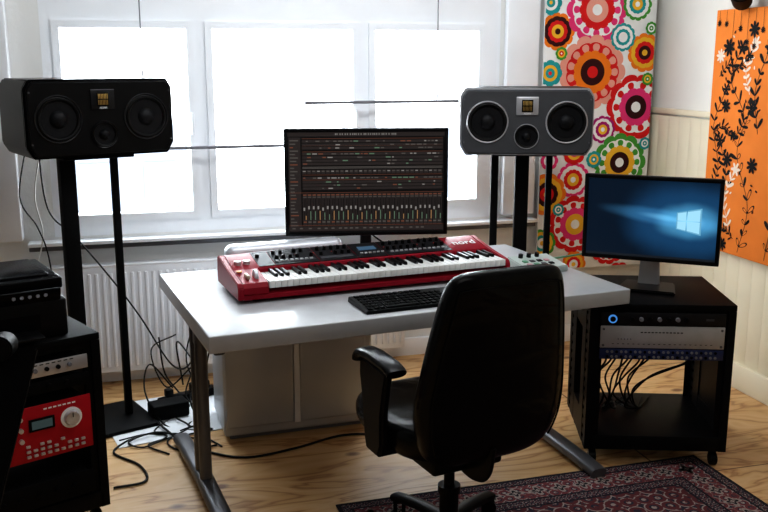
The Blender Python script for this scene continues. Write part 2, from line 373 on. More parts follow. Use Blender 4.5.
def stem(pts,w,mi,k):
    P=catmull([(0,*p) for p in pts],8)
    for a,b in zip(P,P[1:]):
        d=(b-a);n=Vector((0,-d.z,d.y)).normalized()*w/2
        m.flat([cl(*(a+n).yz,k),cl(*(b+n).yz,k),cl(*(b-n).yz,k),cl(*(a-n).yz,k)],mi)
    return P
kk=1
PL=[([(-.11,.02),(-.09,.2),(-.17,.36),(-.10,.55)],.05,1,0),([(-.30,.02),(-.35,.25),(-.24,.5),(-.32,.72)],.055,1,1),([(-.05,.3),(-.10,.42),(-.04,.62),(-.12,.8)],.042,1,0),([(-.20,.55),(-.27,.68),(-.15,.85),(-.22,1.0)],.05,1,0),([(-.38,.6),(-.34,.8),(-.42,1.0)],.05,1,0),([(-.05,.04),(-.02,.14),(-.08,.24)],.04,2,0),([(-.22,.12),(-.17,.27),(-.24,.42)],.045,2,0),([(-.30,.78),(-.26,.9),(-.32,1.02)],.04,2,0),([(-.06,.86),(-.13,.92),(-.2,.9),(-.28,.96)],.035,1,0),([(-.04,.58),(-.12,.62),(-.2,.58)],.035,1,0),([(-.26,.08),(-.18,.12),(-.12,.08)],.035,1,0),([(-.5,.02),(-.55,.4),(-.48,.8),(-.53,1.1)],.06,1,1),([(-.7,.1),(-.66,.5),(-.72,.95)],.06,1,0)]
for pts,L,mi,hol in PL:
    P=stem(pts,.0035,mi,kk);kk+=1
    for i in range(1,len(P)-1,2):
        d=P[min(i+1,len(P)-1)]-P[i-1];a=math.atan2(d.z,d.y)
        for s in(1,-1):
            leaf(P[i].y,P[i].z,a+s*random.uniform(.5,1.1),L*random.uniform(.6,1.25),L*random.uniform(.2,.4),mi,kk,hol and (i//2+s)%3!=0);kk+=1
    for q in range(6): leaf(P[-1].y,P[-1].z,q*1.047,L*.8,L*.3,mi,kk)
    kk+=1
def blob(y,z,r,mi,k):
    for q in range(8): leaf(y,z,q*.785+k,r,r*.36,mi,k+.05*q)
for i,(y,z,r,mi) in enumerate([(-.12,1.0,.045,1),(-.30,1.08,.04,1),(-.13,.72,.035,1),(-.17,.46,.04,1),(-.36,.45,.04,1),(-.06,.96,.035,2),(-.18,.04,.035,1),(-.6,.3,.06,1)]): blob(y,z,r,mi,kk);kk+=2
for i in range(7):
    y=-.03-.055*i;L=.06+.13*random.random();m.flat([cl(y-.001,1.178,kk),cl(y+.001,1.178,kk),cl(y+.001,1.18-L,kk),cl(y-.001,1.18-L,kk)],1);blob(y,1.18-L,.016,1,kk);kk+=1
for i in range(20):
    leaf(-random.uniform(.04,.42),random.uniform(.05,1.1),random.uniform(0,6),.018,.009,1 if i%4 else 2,kk);kk+=1
m.obj('canvas',[M_or,M_txtb,mat('offwhite_print',(.84,.68,.55),.8,var=.05)],e)

e=thing('wall_spotlight','black metal spotlight mounted high on the wall','lamp',(2.9,3.80,1.91))
MB().box((-.012,0,.06),(.022,.1,.1),.006).obj('mounting_plate',M_blackm,e)
MB().sweep(catmull([(-.02,0,.06),(-.07,0,.06),(-.1,0,.02)]),.01).obj('arm',M_blackm,e)
MB().lathe([(0,-.1),(.03,-.095),(.045,-.06),(.055,.06),(.05,.062),(.02,0),(0,0)]).obj('lamp_head',M_blackm,e,(-.12,0,-.01),(rad(70),0,rad(-40)))

# ---------------------------------------------------------------- desk
DA=7.0
desk=thing('desk','large silver-grey topped desk on grey steel T-shaped legs','desk',(.22,2.88,0),DA)
DW,DD=1.65,.97
MB().box((DW/2,DD/2,.710),(DW,DD,.060),.005,seg=3).obj('tabletop',M_desk,desk)
for x in(.05,1.5):
    m=MB()
    m.sweep([(x,.08,.664),(x,.9,.664)],.02,.016,seg=16,power=4)
    for y in(.40,.49): m.cyl((x,y,.03),(x,y,.66),.023,seg=20)
    m.box((x,.445,.62),(.03,.06,.08),.004)
    o=m.obj('leg',M_steel,desk)
    fy0,fy1=-.06,.92
    MB().sweep([(x,fy0,.022),(x,fy0+.02,.026),(x,fy0+.15,.036),(x,.445,.05),(x,fy1-.15,.036),(x,fy1-.02,.026),(x,fy1,.022)],.034,.022,seg=16,power=3).obj('foot',M_steel,desk)
for y,z in((.72,.655),(.25,.66)): MB().box((DW/2-.03,y,z),(DW-.3,.03,.04),.005).obj('cross_beam',M_steel,desk)
def DK(x,y,z=.7405):
    a=rad(DA);return (.22+x*math.cos(a)-y*math.sin(a),2.88+x*math.sin(a)+y*math.cos(a),z)

# ---------------------------------------------------------------- stage keyboard
nk=thing('stage_keyboard','red 73-key stage piano with dark knob-covered panel on the desk','keyboard instrument',(.36,3.245,.7405),DA)
nk.scale=(1,1.03,1.18)
NW=1.13
prof=[(0,.012),(0,.050),(.012,.064),(.15,.080),(.30,.104),(.325,.1),(.33,.03),(.32,.012)]
m=MB()
m.prism(prof,0,.022,'x',.003);m.prism(prof,NW-.022,NW,'x',.003)
m.prism([(.004,.012),(.004,.026),(.012,.03),(.32,.03),(.32,.012)],.022,NW-.022,'x')
m.prism([(.155,.03),(.155,.078),(.163,.083),(.30,.103),(.325,.1),(.33,.03)],.022,NW-.022,'x',.002)
m.prism([(.001,.03),(.001,.050),(.012,.063),(.156,.0805),(.156,.03)],.022,.115,'x')
m.obj('body',M_red,nk)
for x in(.08,NW-.08):
    for y in(.05,.28): MB().cyl((x,y,0),(x,y,.013),.015).obj('foot',M_blackm,nk)
sl=math.atan2(.020,.137)
def nz(y): return .0832+(y-.163)*.146
secs=[(.125,.19,1),(.192,.373,0),(.375,.533,0),(.535,.661,0),(.663,.823,0),(.825,.95,0)]
m=MB()
for a,b,k in secs: m.box(((a+b)/2,.236,nz(.236)+.0006),(b-a-.001,.150,.0016),0,k,(sl,0,0))
m.obj('control_panel',[M_panel,M_panelg],nk)
for a,b in((.20,.36),(.385,.52),(.68,.81),(.835,.94)): MB().box(((a+b)/2,.195,nz(.195)+.0015),(b-a,.022,.001),0,0,(sl,0,0)).obj('panel_section',M_panelg,nk)
MB().box((.60,.25,nz(.25)+.0025),(.075,.032,.003),0,0,(sl,0,0)).obj('display',M_ledw,nk)
kn=MB().cyl((0,0,0),(0,0,.013),.0085,.007,seg=14).box((0,.004,.0135),(.0015,.007,.001),0,1).obj('knob',[M_black,M_panelg],nk,(.14,.25,nz(.25)))
for a,b,k in secs[1:3]+secs[4:]:
    n=int((b-a)/.028)
    for i in range(n):
        for yy in(.225,.275):
            if random.random()<.9: copyto(kn,nk,(a+.02+i*(b-a-.04)/max(1,n-1),yy,nz(yy)),(sl,0,random.uniform(-2,2)))
bt=MB().box((0,0,.003),(.012,.007,.006),.001).obj('button',M_alu,nk,(.56,.2,nz(.2)),(sl,0,0))
for i in range(1,6): copyto(bt,nk,(.56+i*.018,.2,nz(.2)))
for i in range(8): copyto(bt,nk,(.205+i*.02,.195,nz(.195)))
for i in range(12): copyto(bt,nk,(.69+i*.021,.195,nz(.195)))
ld=MB().box((0,0,.001),(.003,.003,.002)).obj('indicator_light',M_led,nk,(.22,.25,nz(.25)))
for i in range(1,10): copyto(ld,nk,(.22+i*.076,.25,nz(.25)))
KW=.99/43
ws=MB().box((0,0,0),(KW-.0012,.152,.022),.0015).obj('white_key',M_key,nk,(.117+KW/2,.077,.055))
for i in range(1,43): copyto(ws,nk,(.117+KW*(i+.5),.077,.055))
bk=MB().prism([(-.045,0),(-.04,.011),(.048,.012),(.048,0)],-.0065,.0065,'x',.0015).obj('black_key',M_keyb,nk,(.117+KW,.106,.065))
fst=True
for i in range(42):
    if (i+2)%7 in(0,1,3,4,5):
        if fst: bk.location.x=.117+KW*(i+1);fst=False
        else: copyto(bk,nk,(.117+KW*(i+1),.106,.065))
MB().box((.05,.06,.076),(.012,.05,.014),.003).obj('pitch_stick',mat('pale_wood',(.6,.5,.38),.5,var=.1),nk)
MB().cyl((.078,.07,.07),(.09,.07,.07),.024,seg=24).obj('modulation_wheel',M_silver,nk)
for x in(.05,.085): MB().cyl((x,.2,.085),(x,.2,.1),.013).obj('volume_knob',M_alu,nk)
MB().box((.035,.12,.081),(.02,.02,.004),.001).obj('orange_button',M_orange,nk)
text('lettering','nord',.056,M_txtw,nk,(1.032,.225,nz(.225)+.0030),(sl,0,0),.0003,'CENTER',.0002)

# computer keyboard
ck=thing('computer_keyboard','slim black computer keyboard on the desk before the red piano','keyboard',(.775,2.995,.7405),DA)
MB().prism([(0,.0),(0,.012),(.185,.022),(.19,.004),(.19,0)],0,.47,'x',.002).obj('body',M_black,ck)
key=MB().box((0,0,0),(.0178,.020,.007),.002).obj('key',M_blackm,ck,(.02,.02,.0155))
cnt=0
for r in range(6):
    y=.022+r*.0275+(.004 if r==5 else 0)
    for c in range(20):
        if (r==0 and 4<=c<=7) or c==15 or (r==0 and c==0) or (r,c) in((3,17),(3,16)) or (c>=16 and r==5) or (r==1 and c in(16,18)): continue
        cnt+=1
        if cnt>98: break
        copyto(key,ck,(.024+c*.0222,y,.0155+r*.0015))
MB().box((.146,.022,.0155),(.105,.02,.007),.002).obj('space_bar',M_blackm,ck)

# small controller on desk
e=thing('mini_controller','small grey-green desktop controller with pads beside the red piano','controller',(1.655,3.50,.7405),DA)
MB().prism([(-.085,0),(-.085,.025),(.085,.045),(.085,0)],-.10,.10,'x',.004).obj('body',M_ctrl,e)
for i in range(4):
    for j in range(2):
        MB().box((-.06+i*.035,-.04+j*.04,.032+j*.005),(.022,.022,.005),.002,0,(.124,0,0)).obj('pad',[M_pink,M_green,M_panelg,M_blackm][(i+j)%4],e)
for i in range(3): MB().cyl((-.05+i*.04,.055,.04),(-.05+i*.04,.053,.058),.01).obj('knob',M_black,e)

# ---------------------------------------------------------------- centre monitor
mx,my=.985,3.80
e=thing('computer_monitor','large black widescreen monitor showing dark mixing software behind the red piano','monitor',(mx,my,.7405),-11)
W,H=.70,.46;zc=.357
m=MB();b=.016
m.box((0,.012,zc),(W,.03,H),.006)
m.box((0,.045,zc),(W*.8,.05,H*.75),.02,seg=3)
for s in(-1,1):
    m.box((s*(W/2-b/2),-.006,zc),(b,.012,H),.003);m.box((0,-.006,zc+s*(H/2-b/2)),(W,.012,b),.003)
m.obj('housing',M_black,e)
MB().box((0,.09,.18),(.05,.03,.34),.008).box((0,.07,.33),(.08,.06,.08),.006).obj('neck',M_black,e)
MB().box((0,.085,.008),(.30,.13,.015),.007,seg=3).obj('stand_base',M_black,e)
SM=[emit('ui_black',(.005,.004,.004),1),emit('ui_dark',(.024,.019,.018),1),emit('ui_grey',(.078,.070,.064),1),emit('ui_light',(.20,.19,.18),1),emit('ui_brown',(.13,.050,.03),1),emit('ui_green',(.09,.15,.10),1),emit('ui_white',(.5,.48,.44),1),emit('ui_amber',(.28,.16,.07),1)]
m=MB();sw,sh=W-2*b,H-2*b
def R(x,z,w,h,mi,k=1):
    y=-.0035-.0001*k;x0=-sw/2+x*sw;z0=zc+sh/2-z*sh
    m.flat([(x0,y,z0-h*sh),(x0+w*sw,y,z0-h*sh),(x0+w*sw,y,z0),(x0,y,z0)],mi)
R(0,0,1,1,0,0)
R(0,0,1,.04,1,1)
x=.3
while x<.7: R(x,.01,.006,.018,3,2);x+=random.uniform(.01,.02)
R(0.005,.05,.075,.9,1)
for i in range(26): R(.012,.075+i*.034,random.uniform(.02,.055),.012,4 if i%5==2 else 2,2)
for z in(.06,.13,.19,.42,.47): R(.09,z,.9,.004,4,1)
for (z0,rows,dens) in((.075,1,.6),(.11,2,.3),(.2,1,.7),(.235,3,.35),(.44,1,.8),(.48,3,.25)):
    for r in range(rows):
        R(.09,z0+r*.032,.9,.026,1,1);x=.095
        while x<.97:
            w=random.uniform(.010,.034)
            if random.random()<dens: R(x,z0+.007+r*.032,min(w,.985-x),.012,random.choice([2,2,3,3,2,5,4]),2)
            x+=w+.009
for z in(.34,.352): R(.09,z,.9,.007,2,1)
for i in range(30):
    x=.09+i*.03
    R(x,.37,.026,.042,1);R(x+.003,.38,.018,.010,2 if i%3 else 3,2)
    R(x,.61,.027,.32,1,1);R(x+.002,.617,.022,.012,4,2);R(x+.002,.64,.022,.008,2,2)
    R(x+.0065,.66,.004,.215,0,2);R(x+.0165,.66,.0055,.215,0,2)
    R(x+.003,.735 if i%4 else .75,.011,.032,3,3)
    hgt=.04+random.uniform(0,.06);R(x+.0165,.875-hgt,.0055,hgt,5 if i%3 else 7,3)
    R(x+.003,.89,.02,.014,4 if i%3==0 else 2,2)
R(.0,.94,1,.05,1,1)
x=.02
while x<.9: R(x,.955,.02,.014,2,2);x+=random.uniform(.03,.06)
R(.0,.598,1,.004,4,2);R(.0,.93,1,.004,4,2)
m.obj('screen',SM,e)

# silver case on the desk
e=thing('silver_equipment_case','rounded silver-grey equipment case at the back of the desk','case',(*DK(.25,.79)[:2],.7405),DA)
MB().box((.255,.05,.063),(.51,.09,.124),.035,seg=6).obj('body',M_silver,e)
MB().box((.255,.0035,.063),(.40,.003,.003)).obj('seam',M_silverd,e)

# silver cabinet under desk
e=thing('floor_cabinet','silver-grey cabinet with a pale vertical strip under the desk','cabinet',(.345,3.735,0),2)
MB().box((.325,.20,.315),(.66,.36,.59),.012,seg=3).obj('body',M_silver,e)
for x in(.15,.475): MB().box((x,.014,.33),(.298,.018,.54),.010,seg=3).obj('door',M_silver,e)
MB().box((.3125,.012,.33),(.024,.016,.54)).obj('centre_strip',M_silverl,e)
MB().box((.325,.2,.013),(.61,.32,.026),.004).obj('plinth',M_silverd,e)

# ---------------------------------------------------------------- speakers
def speaker(label,loc,rz,bm_,cabm,w=.575,h=.295,dep=.35,ringm=None,dr=.084,edge=None):
    e=thing('studio_monitor_speaker',label,'speaker',loc,rz)
    c=.045;hw=w/2
    out=[(-hw+c*.6,0),(hw-c*.6,0),(hw,c),(hw,h-c*.8),(hw-c*.5,h),(-hw+c*.5,h),(-hw,h-c*.8),(-hw,c)]
    MB().prism(out,.03,dep,'y',.006,seg=3).obj('cabinet',cabm,e)
    MB().prism(out,.017,.03,'y',.003,seg=2).obj('edge_trim',edge or cabm,e)
    ins=[(x*.975,(z-h/2)*.95+h/2) for x,z in out]
    MB().prism(ins,.0,.024,'y',.006,seg=3).obj('baffle',bm_,e)
    R90=Matrix.Rotation(rad(90),4,'X')
    def drv(x,z,r):
        M=Matrix.Translation((x,0,z))@R90
        o=MB()
        o.lathe([(r*1.02,-.002),(r*1.08,.0),(r*1.09,.004),(r*1.06,.007),(r*1.01,.006),(r*1.0,-.002)],M,40,2)
        o.lathe([(r*1.01,.003),(r*.97,.004),(r*.92,.012),(r*.86,.011),(r*.81,.003)],M,40,1)
        o.lathe([(r*.82,.003),(r*.6,.002),(r*.36,.0015)],M,40,0)
        o.lathe([(r*.4,.0015),(r*.36,.010),(r*.22,.018),(0,.021)],M,32,0)
        return o.obj('woofer' if r>.06 else 'midrange_driver',[M_cone,M_rubber,ringm or M_ring],e)
    drv(-w*.295,h*.5,dr);drv(w*.295,h*.5,dr);drv(0,h*.29,.052)
    o=MB();z=h*.74
    o.box((0,-.003,z),(.10,.008,.082),.012,0,seg=3)
    o.box((0,-.0075,z),(.05,.003,.055),.001,2)
    for i in range(7): o.box((-.018+i*.006,-.0095,z),(.0025,.003,.044),.0005,1)
    o.box((0,-.0105,z),(.05,.002,.004),0,2)
    o.obj('tweeter',[ringm or M_ring,M_gold,M_blackm],e)
    text('lettering','ADAM',.011,M_txtw,e,(0,-.0085,z-.034),(rad(90),0,0))
    for x in(-hw*.94,hw*.94):
        for zz in(.06,h-.05): MB().cyl((x,.0,zz),(x,-.003,zz),.004,seg=10).obj('screw',M_steel,e)
    return e
lr=20
speaker('black three-way studio speaker with two woofers and gold ribbon tweeter',(-.083,3.943,1.224),lr,M_bafk,M_gloss,.61,.312,.40,None,.088)
speaker('grey-fronted three-way studio speaker on a stand beside the window',(1.745,3.85,1.185),-19,M_baf,M_black,.60,.302,.36,M_ringl,.087,M_ringl)
def stand(label,loc,rz,zt,poles,bp=.36,group='speaker stands'):
    e=thing('speaker_stand',label,'speaker stand',loc,rz,group)
    MB().box((0,0,.012),(bp,bp,.018),.006).obj('base_plate',M_blackm,e)
    for x,hx,hy in poles:
        MB().box((x,0,.02+(zt-.03)/2),(hx,hy,zt-.034),.004).obj('pole',M_blackm,e)
    MB().box((0,0,zt-.008),(.3,.24,.014),.004).obj('top_plate',M_blackm,e)
stand('tall black steel speaker stand with a broad and a thin pole',(-.15,4.12,0),lr,1.222,[(-.105,.065,.05),(.10,.03,.03)])
stand('tall black steel speaker stand with three poles behind the desk',(1.83,4.08,0),-19,1.184,[(-.13,.035,.03),(0,.065,.05),(.13,.03,.03)],.30)

# ---------------------------------------------------------------- rack
def rack(label,loc,rz,w=.55,d=.5,h=.685,solid=False):
    e=thing('equipment_rack',label,'rack',loc,rz,'black rolling racks')
    MB().box((w/2,d/2,h-.012),(w,d,.024),.003).obj('top_panel',M_blackm,e)
    MB().box((w/2,d/2,.10),(w-.04,d,.06),.003).obj('bottom_shelf',M_rackb,e)
    for x in(.016,w-.016):
        m=MB();z0,z1=.07,h-.025;zm=(z0+z1)/2
        for ya,yb in((0,.045),(.085,.17),(.33,.415),(.455,d)):
            m.box((x,(ya+yb)/2,zm),(.03,yb-ya,z1-z0))
        for ya,yb in((.045,.085),(.415,.455)):
            n=14
            for k in range(n+1):
                z=z0+.01+k*(z1-z0-.02)/n
                m.box((x,(ya+yb)/2,z),(.026,yb-ya+.002,.022))
        m.box((x,.25,z1-.06),(.028,.17,.12));m.box((x,.25,z0+.06),(.028,.17,.12))
        if solid or x>.3: m.box((x,.25,zm),(.02,.17,z1-z0-.01))
        m.obj('side_panel',M_rackb,e)
        s=1 if x<.1 else -1
        for y in(.012,d-.03):
            MB().box((x+s*.024,y,zm),(.03,.004,z1-z0-.03)).obj('rack_rail',M_rackb,e)
    MB().box((w/2,.012,h-.034),(w-.06,.006,.02)).obj('front_lip',M_rackb,e)
    for x in(.04,w-.04):
        for y in(.05,d-.05):
            m=MB();m.box((x,y,.067),(.06,.06,.006),.001);m.box((x,y,.056),(.026,.034,.026),.004)
            m.cyl((x-.014,y-.014,.0275),(x+.014,y-.014,.0275),.027,seg=20,bev=.003)
            m.obj('caster',M_black,e)
    return e
RA=-19
ra=rad(RA);rw=.565
rx,ry=2.25-rw*math.cos(ra),2.95-rw*math.sin(ra)
rack('open black rolling equipment rack with cables and a monitor on top',(rx,ry,.0),RA,rw,.5,.678)
def RK(x,y,z): return (rx+x*math.cos(ra)-y*math.sin(ra),ry+x*math.sin(ra)+y*math.cos(ra),z)
def unit(name,label,cat,loc,rz,h,fm,detail,w=.48,d=.3,bodym=None):
    e=thing(name,label,cat,loc,rz)
    MB().box((w/2,d/2+.004,h/2),(w-.045,d,h-.004),.002).obj('chassis',bodym or M_blackm,e)
    MB().box((w/2,0,h/2),(w,.006,h-.002),.0015).obj('faceplate',fm,e)
    detail(e,w,h);return e
def d_black(e,w,h):
    for i in range(7): MB().cyl((.12+i*.035,-.002,h/2),(.12+i*.035,-.014,h/2),.009,.008,seg=14).obj('knob',M_silverd if i%2 else M_black,e)
    MB().cyl((.045,-.003,h/2),(.045,-.008,h/2),.017,seg=24).obj('emblem_ring',emit('emblem_blue',(.06,.22,.55),1),e)
    MB().cyl((.045,-.008,h/2),(.045,-.0095,h/2),.011,seg=24).obj('emblem_centre',M_black,e)
    MB().box((.42,-.004,h/2),(.03,.002,.008)).obj('indicator_light',M_panelg,e)
def d_silver(e,w,h):
    for x in(.012,w-.012):
        for z in(.012,h-.014): MB().cyl((x,-.002,z),(x,-.006,z),.005,seg=12).obj('screw',M_steel,e)
    m=MB()
    for i in range(12): m.box((.16+i*.014,-.0035,h*.72),(.009,.001,.004))
    for i in range(20): m.box((.05+i*.02,-.0035,h*.2),(.008,.001,.002))
    m.obj('print',M_txtb,e)
    for i in range(5): MB().cyl((.07+i*.012,-.003,h*.42),(.07+i*.012,-.006,h*.42),.003,seg=8).obj('indicator_light',M_silverd,e)
def d_patch(e,w,h):
    for j in range(2):
        for i in range(24):
            MB().cyl((.03+i*.0182,-.002,.012+j*.02),(.03+i*.0182,-.006,.012+j*.02),.0055,seg=10).obj('jack_socket',M_silverd if (i+j)%3 else M_blackm,e)
M_alu2=mat('satin_aluminium_face',(.46,.46,.47),.45,.5,var=.05,vscale=20)
unit('rack_preamp','black rack unit with small knobs and a blue ring emblem','audio equipment',RK(.0425,-.004,.594),RA,.052,mat('preamp_black_face',(.006,.006,.008),.4,var=.1,spec=.3),d_black)
unit('rack_processor','silver-faced rack processor with end screws','audio equipment',RK(.0425,-.004,.500),RA,.092,M_alu2,d_silver)
unit('patchbay','blue patchbay with rows of jack sockets','patchbay',RK(.0425,-.004,.454),RA,.044,M_blue,d_patch)

# right monitor
e=thing('computer_monitor','black monitor showing a dark blue glowing desktop, standing on the rack','monitor',(2.045,3.27,.6785),-38)
W,H=.545,.35;zc=.297;b=.016
m=MB();m.box((0,.012,zc),(W,.026,H),.005);m.box((0,.04,zc),(W*.6,.04,H*.6),.015)
for s in(-1,1):
    m.box((s*(W/2-b/2),-.004,zc),(b,.012,H),.003);m.box((0,-.004,zc+s*(H/2-b/2)),(W,.012,b),.003)
m.obj('housing',M_black,e)
MB().prism([(-.045,.0),(.045,0),(.035,.2),(-.035,.2)],.05,.075,'y',.006).obj('neck',M_alu,e)
MB().prism([(-.12,-.07),(.12,-.07),(.1,.11),(-.1,.11)],0,.014,'z',.005).obj('stand_base',M_black,e)
def wallp():
    m=bpy.data.materials.new('desktop_wallpaper');m.use_nodes=True;nt=m.node_tree;b_=nt.nodes['Principled BSDF'];L=nt.links.new
    b_.inputs['Base Color'].default_value=(.003,.003,.005,1);b_.inputs['Roughness'].default_value=.35;b_.inputs['Specular IOR Level'].default_value=.2
    tc=nt.nodes.new('ShaderNodeTexCoord')
    def rad_(sx,sz,lo,stops,noise,rotm=0,zo=0):
        mp=nt.nodes.new('ShaderNodeMapping');mp.vector_type='TEXTURE'
        mp.inputs['Location'].default_value=(lo,0,zc+zo);mp.inputs['Rotation'].default_value=(0,rotm,0);mp.inputs['Scale'].default_value=(1/sx,1,1/sz)
        L(tc.outputs['Object'],mp.inputs[0]);ln=nt.nodes.new('ShaderNodeVectorMath');ln.operation='LENGTH';L(mp.outputs[0],ln.inputs[0])
        n=nt.nodes.new('ShaderNodeTexNoise');n.inputs['Scale'].default_value=6;L(tc.outputs['Object'],n.inputs['Vector'])
        ad=nt.nodes.new('ShaderNodeMath');ad.operation='MULTIPLY_ADD';ad.inputs[1].default_value=noise;L(n.outputs['Fac'],ad.inputs[0]);L(ln.outputs['Value'],ad.inputs[2])
        r=nt.nodes.new('ShaderNodeValToRGB');e_=r.color_ramp.elements;r.color_ramp.interpolation='EASE'
        e_[0].position=stops[0][0];e_[0].color=(*stops[0][1],1);e_[1].position=stops[-1][0];e_[1].color=(*stops[-1][1],1)
        for p,c in stops[1:-1]:
            k=e_.new(p);k.color=(*c,1)
        L(ad.outputs[0],r.inputs[0]);return r
    a=rad_(2.3,3.6,.145,[(.08,(.24,.55,.75)),(.24,(.06,.24,.42)),(.42,(.010,.055,.13)),(.8,(.003,.010,.022))],.18)
    c=rad_(1.9,13,.05,[(.08,(.08,.24,.38)),(.3,(.02,.08,.15)),(.6,(0,0,0))],.12,rad(7),.010)
    mx=nt.nodes.new('ShaderNodeMix');mx.data_type='RGBA';mx.blend_type='ADD';mx.inputs[0].default_value=1;L(a.outputs[0],mx.inputs[6]);L(c.outputs[0],mx.inputs[7])
    L(mx.outputs[2],b_.inputs['Emission Color']);b_.inputs['Emission Strength'].default_value=1.0
    return m
m=MB();y=-.003
m.flat([(-W/2+b,y,zc-H/2+b),(W/2-b,y,zc-H/2+b),(W/2-b,y,zc+H/2-b),(-W/2+b,y,zc+H/2-b)],0)
lx,lz=.140,zc
for f,mi,yo in((1.12,3,.0003),(1,1,.0005)):
    for (x0,x1) in((lx-.036*f,lx-.002-(.001 if f==1 else 0)),(lx+.001,lx+.050*f)):
        def hh(x): return (.031+.2*(x-lx+.036))*f
        for s in(-1,1):
            m.flat([(x0,y-yo,lz+s*.0012),(x1,y-yo,lz+s*.0012),(x1,y-yo,lz+s*hh(x1)),(x0,y-yo,lz+s*hh(x0))],mi)
m.flat([(-W/2+b,y-.0002,zc-H/2+b),(W/2-b,y-.0002,zc-H/2+b),(W/2-b,y-.0002,zc-H/2+b+.009),(-W/2+b,y-.0002,zc-H/2+b+.009)],2)
m.obj('screen',[wallp(),emit('logo_cyan',(.34,.66,.84),1),emit('taskbar_dark',(.012,.016,.022),1),emit('logo_halo',(.15,.38,.55),1)],e)

# ---------------------------------------------------------------- left rack group
LA=24.5;la=rad(LA)
lx0,ly0=-.124-.55*math.cos(la),3.156-.55*math.sin(la)
rack('black rolling equipment rack of audio gear with a printer on top',(lx0,ly0,0),LA,.55,.5,.705,True)
def LK(x,y,z): return (lx0+x*math.cos(la)-y*math.sin(la),ly0+x*math.sin(la)+y*math.cos(la),z)
def d_sil(e,w,h):
    for i in range(10): MB().cyl((.05+i*.038,-.002,h/2),(.05+i*.038,-.010,h/2),.008,.007,seg=12).obj('knob',M_black if i%3 else M_silverd,e)
    m=MB()
    for i in range(19): m.box((.04+i*.02,-.0035,h*.85),(.012,.001,.003))
    m.obj('print',M_txtb,e)
unit('rack_preamp','silver rack preamp with a row of small knobs','audio equipment',LK(.045,-.004,.592),LA,.05,M_alu,d_sil,.455)
def d_redm(e,w,h):
    def knob(x,z,r,mm):
        MB().cyl((x,-.002,z),(x,-.005,z),r*1.35,seg=32).obj('dial_plate',M_txtw,e)
        MB().cyl((x,-.005,z),(x,-.02,z),r,r*.85,seg=24).box((x,-.021,z+r*.5),(.002,.002,r*.6),0,1).obj('knob',[mm,M_txtb],e)
    knob(.385,h*.64,.027,M_alu)
    for i in range(3): MB().cyl((.215,-.002,h*(.42+.2*i)),(.215,-.014,h*(.42+.2*i)),.008,seg=14).obj('small_knob',M_alu,e)
    MB().box((.285,-.006,h*.66),(.085,.006,.042),.001,0).box((.285,-.0095,h*.66),(.068,.001,.028),0,1).obj('display',[M_blackm,emit('synth_lcd',(.03,.045,.045),1)],e)
    bt=None
    for i in range(9):
        for j in range(3):
            x=.235+i*.023;z=.02+j*.018
            if j==2 and i in(1,4,6,7,8) or (j==1 and i==5): continue
            if bt is None: bt=MB().box((0,0,0),(.014,.008,.009),.002).obj('button',M_alu,e,(x,-.006,z))
            else: copyto(bt,e,(x,-.006,z))
    for i in range(6):
        for j in range(5): copyto(bt,e,(.04+i*.024,-.006,.03+j*.03))
    m=MB()
    for i in range(7): m.box((.3+i*.016,-.0035,h*.91),(.011,.001,.005))
    m.obj('print',M_txtw,e)
unit('rack_synthesizer','red rack synthesizer with small screen, silver buttons and one large dial','audio equipment',LK(.045,-.006,.31),LA,.19,mat('synth_red_face',(.40,.008,.016),.45,var=.05,spec=.2),d_redm,.455)
def d_blk(e,w,h):
    for i in range(6): MB().cyl((.08+i*.06,-.002,h/2),(.08+i*.06,-.014,h/2),.01,seg=12).obj('knob',M_blackm,e)
unit('rack_effects_unit','black rack effects unit with dark knobs','audio equipment',LK(.045,-.004,.535),LA,.044,M_blackm,d_blk,.455)
unit('rack_power_amplifier','black rack power amplifier low in the rack','audio equipment',LK(.045,-.004,.14),LA,.088,M_blackm,d_blk,.455)

# printer
e=thing('printer','black boxy all-in-one printer with glossy lid on the rack','printer',(*LK(.02,.06,0)[:2],.7055),LA-6)
MB().box((.2,.2,.065),(.48,.36,.13),.010,seg=3).obj('body',M_black,e)
MB().box((.2,.205,.18),(.47,.34,.04),.008,seg=3).box((.2,.205,.203),(.40,.27,.014),.006,seg=3).obj('scanner_lid',M_gloss,e)
MB().box((.2,.2,.146),(.44,.33,.028),.002).obj('neck_band',M_silverd,e)
MB().box((.2,.012,.15),(.44,.012,.045),.004,0,(.3,0,0)).obj('control_panel',M_gloss,e)
for i in range(5): MB().cyl((.27+i*.025,.008,.15),(.27+i*.025,.002,.152),.006,seg=12).obj('button',M_silverd,e)
MB().box((.2,-.03,.03),(.28,.10,.008),.003).obj('paper_tray',M_black,e)
MB().box((.2,.018,.06),(.3,.004,.05)).obj('paper_slot',M_gloss,e)

# slanted stand with straight-edged panel and round clamp knob
e=thing('equipment_stand','black slanted flat panel on a stand with a round clamp knob','stand',(-.45,1.93,0),-12)
MB().prism([(-.24,.70),(.175,.70),(.245,1.04),(-.24,1.04)],-.007,.007,'y',.003,M=Matrix.Translation((0,0,.87))@Matrix.Rotation(rad(-20),4,'X')@Matrix.Translation((0,0,-.87))).obj('panel',M_blackm,e)
MB().box((-.02,-.095,.705),(.38,.05,.006),.002,0,(rad(-20),0,0)).obj('ledge',M_blackm,e)
MB().cyl((.185,.05,1.045),(.185,.005,1.045),.026,seg=28,bev=.004).cyl((.185,.06,1.035),(.185,.06,.95),.008).obj('clamp_knob',M_black,e)
MB().cyl((0,.05,.02),(0,.05,.90),.012).obj('pole',M_blackm,e)
m=MB()
for k in range(3):
    a=k*2.094+.5;m.cyl((0,.05,.16),(.28*math.cos(a),.05+.28*math.sin(a),.012),.009)
m.obj('tripod_base',M_blackm,e)

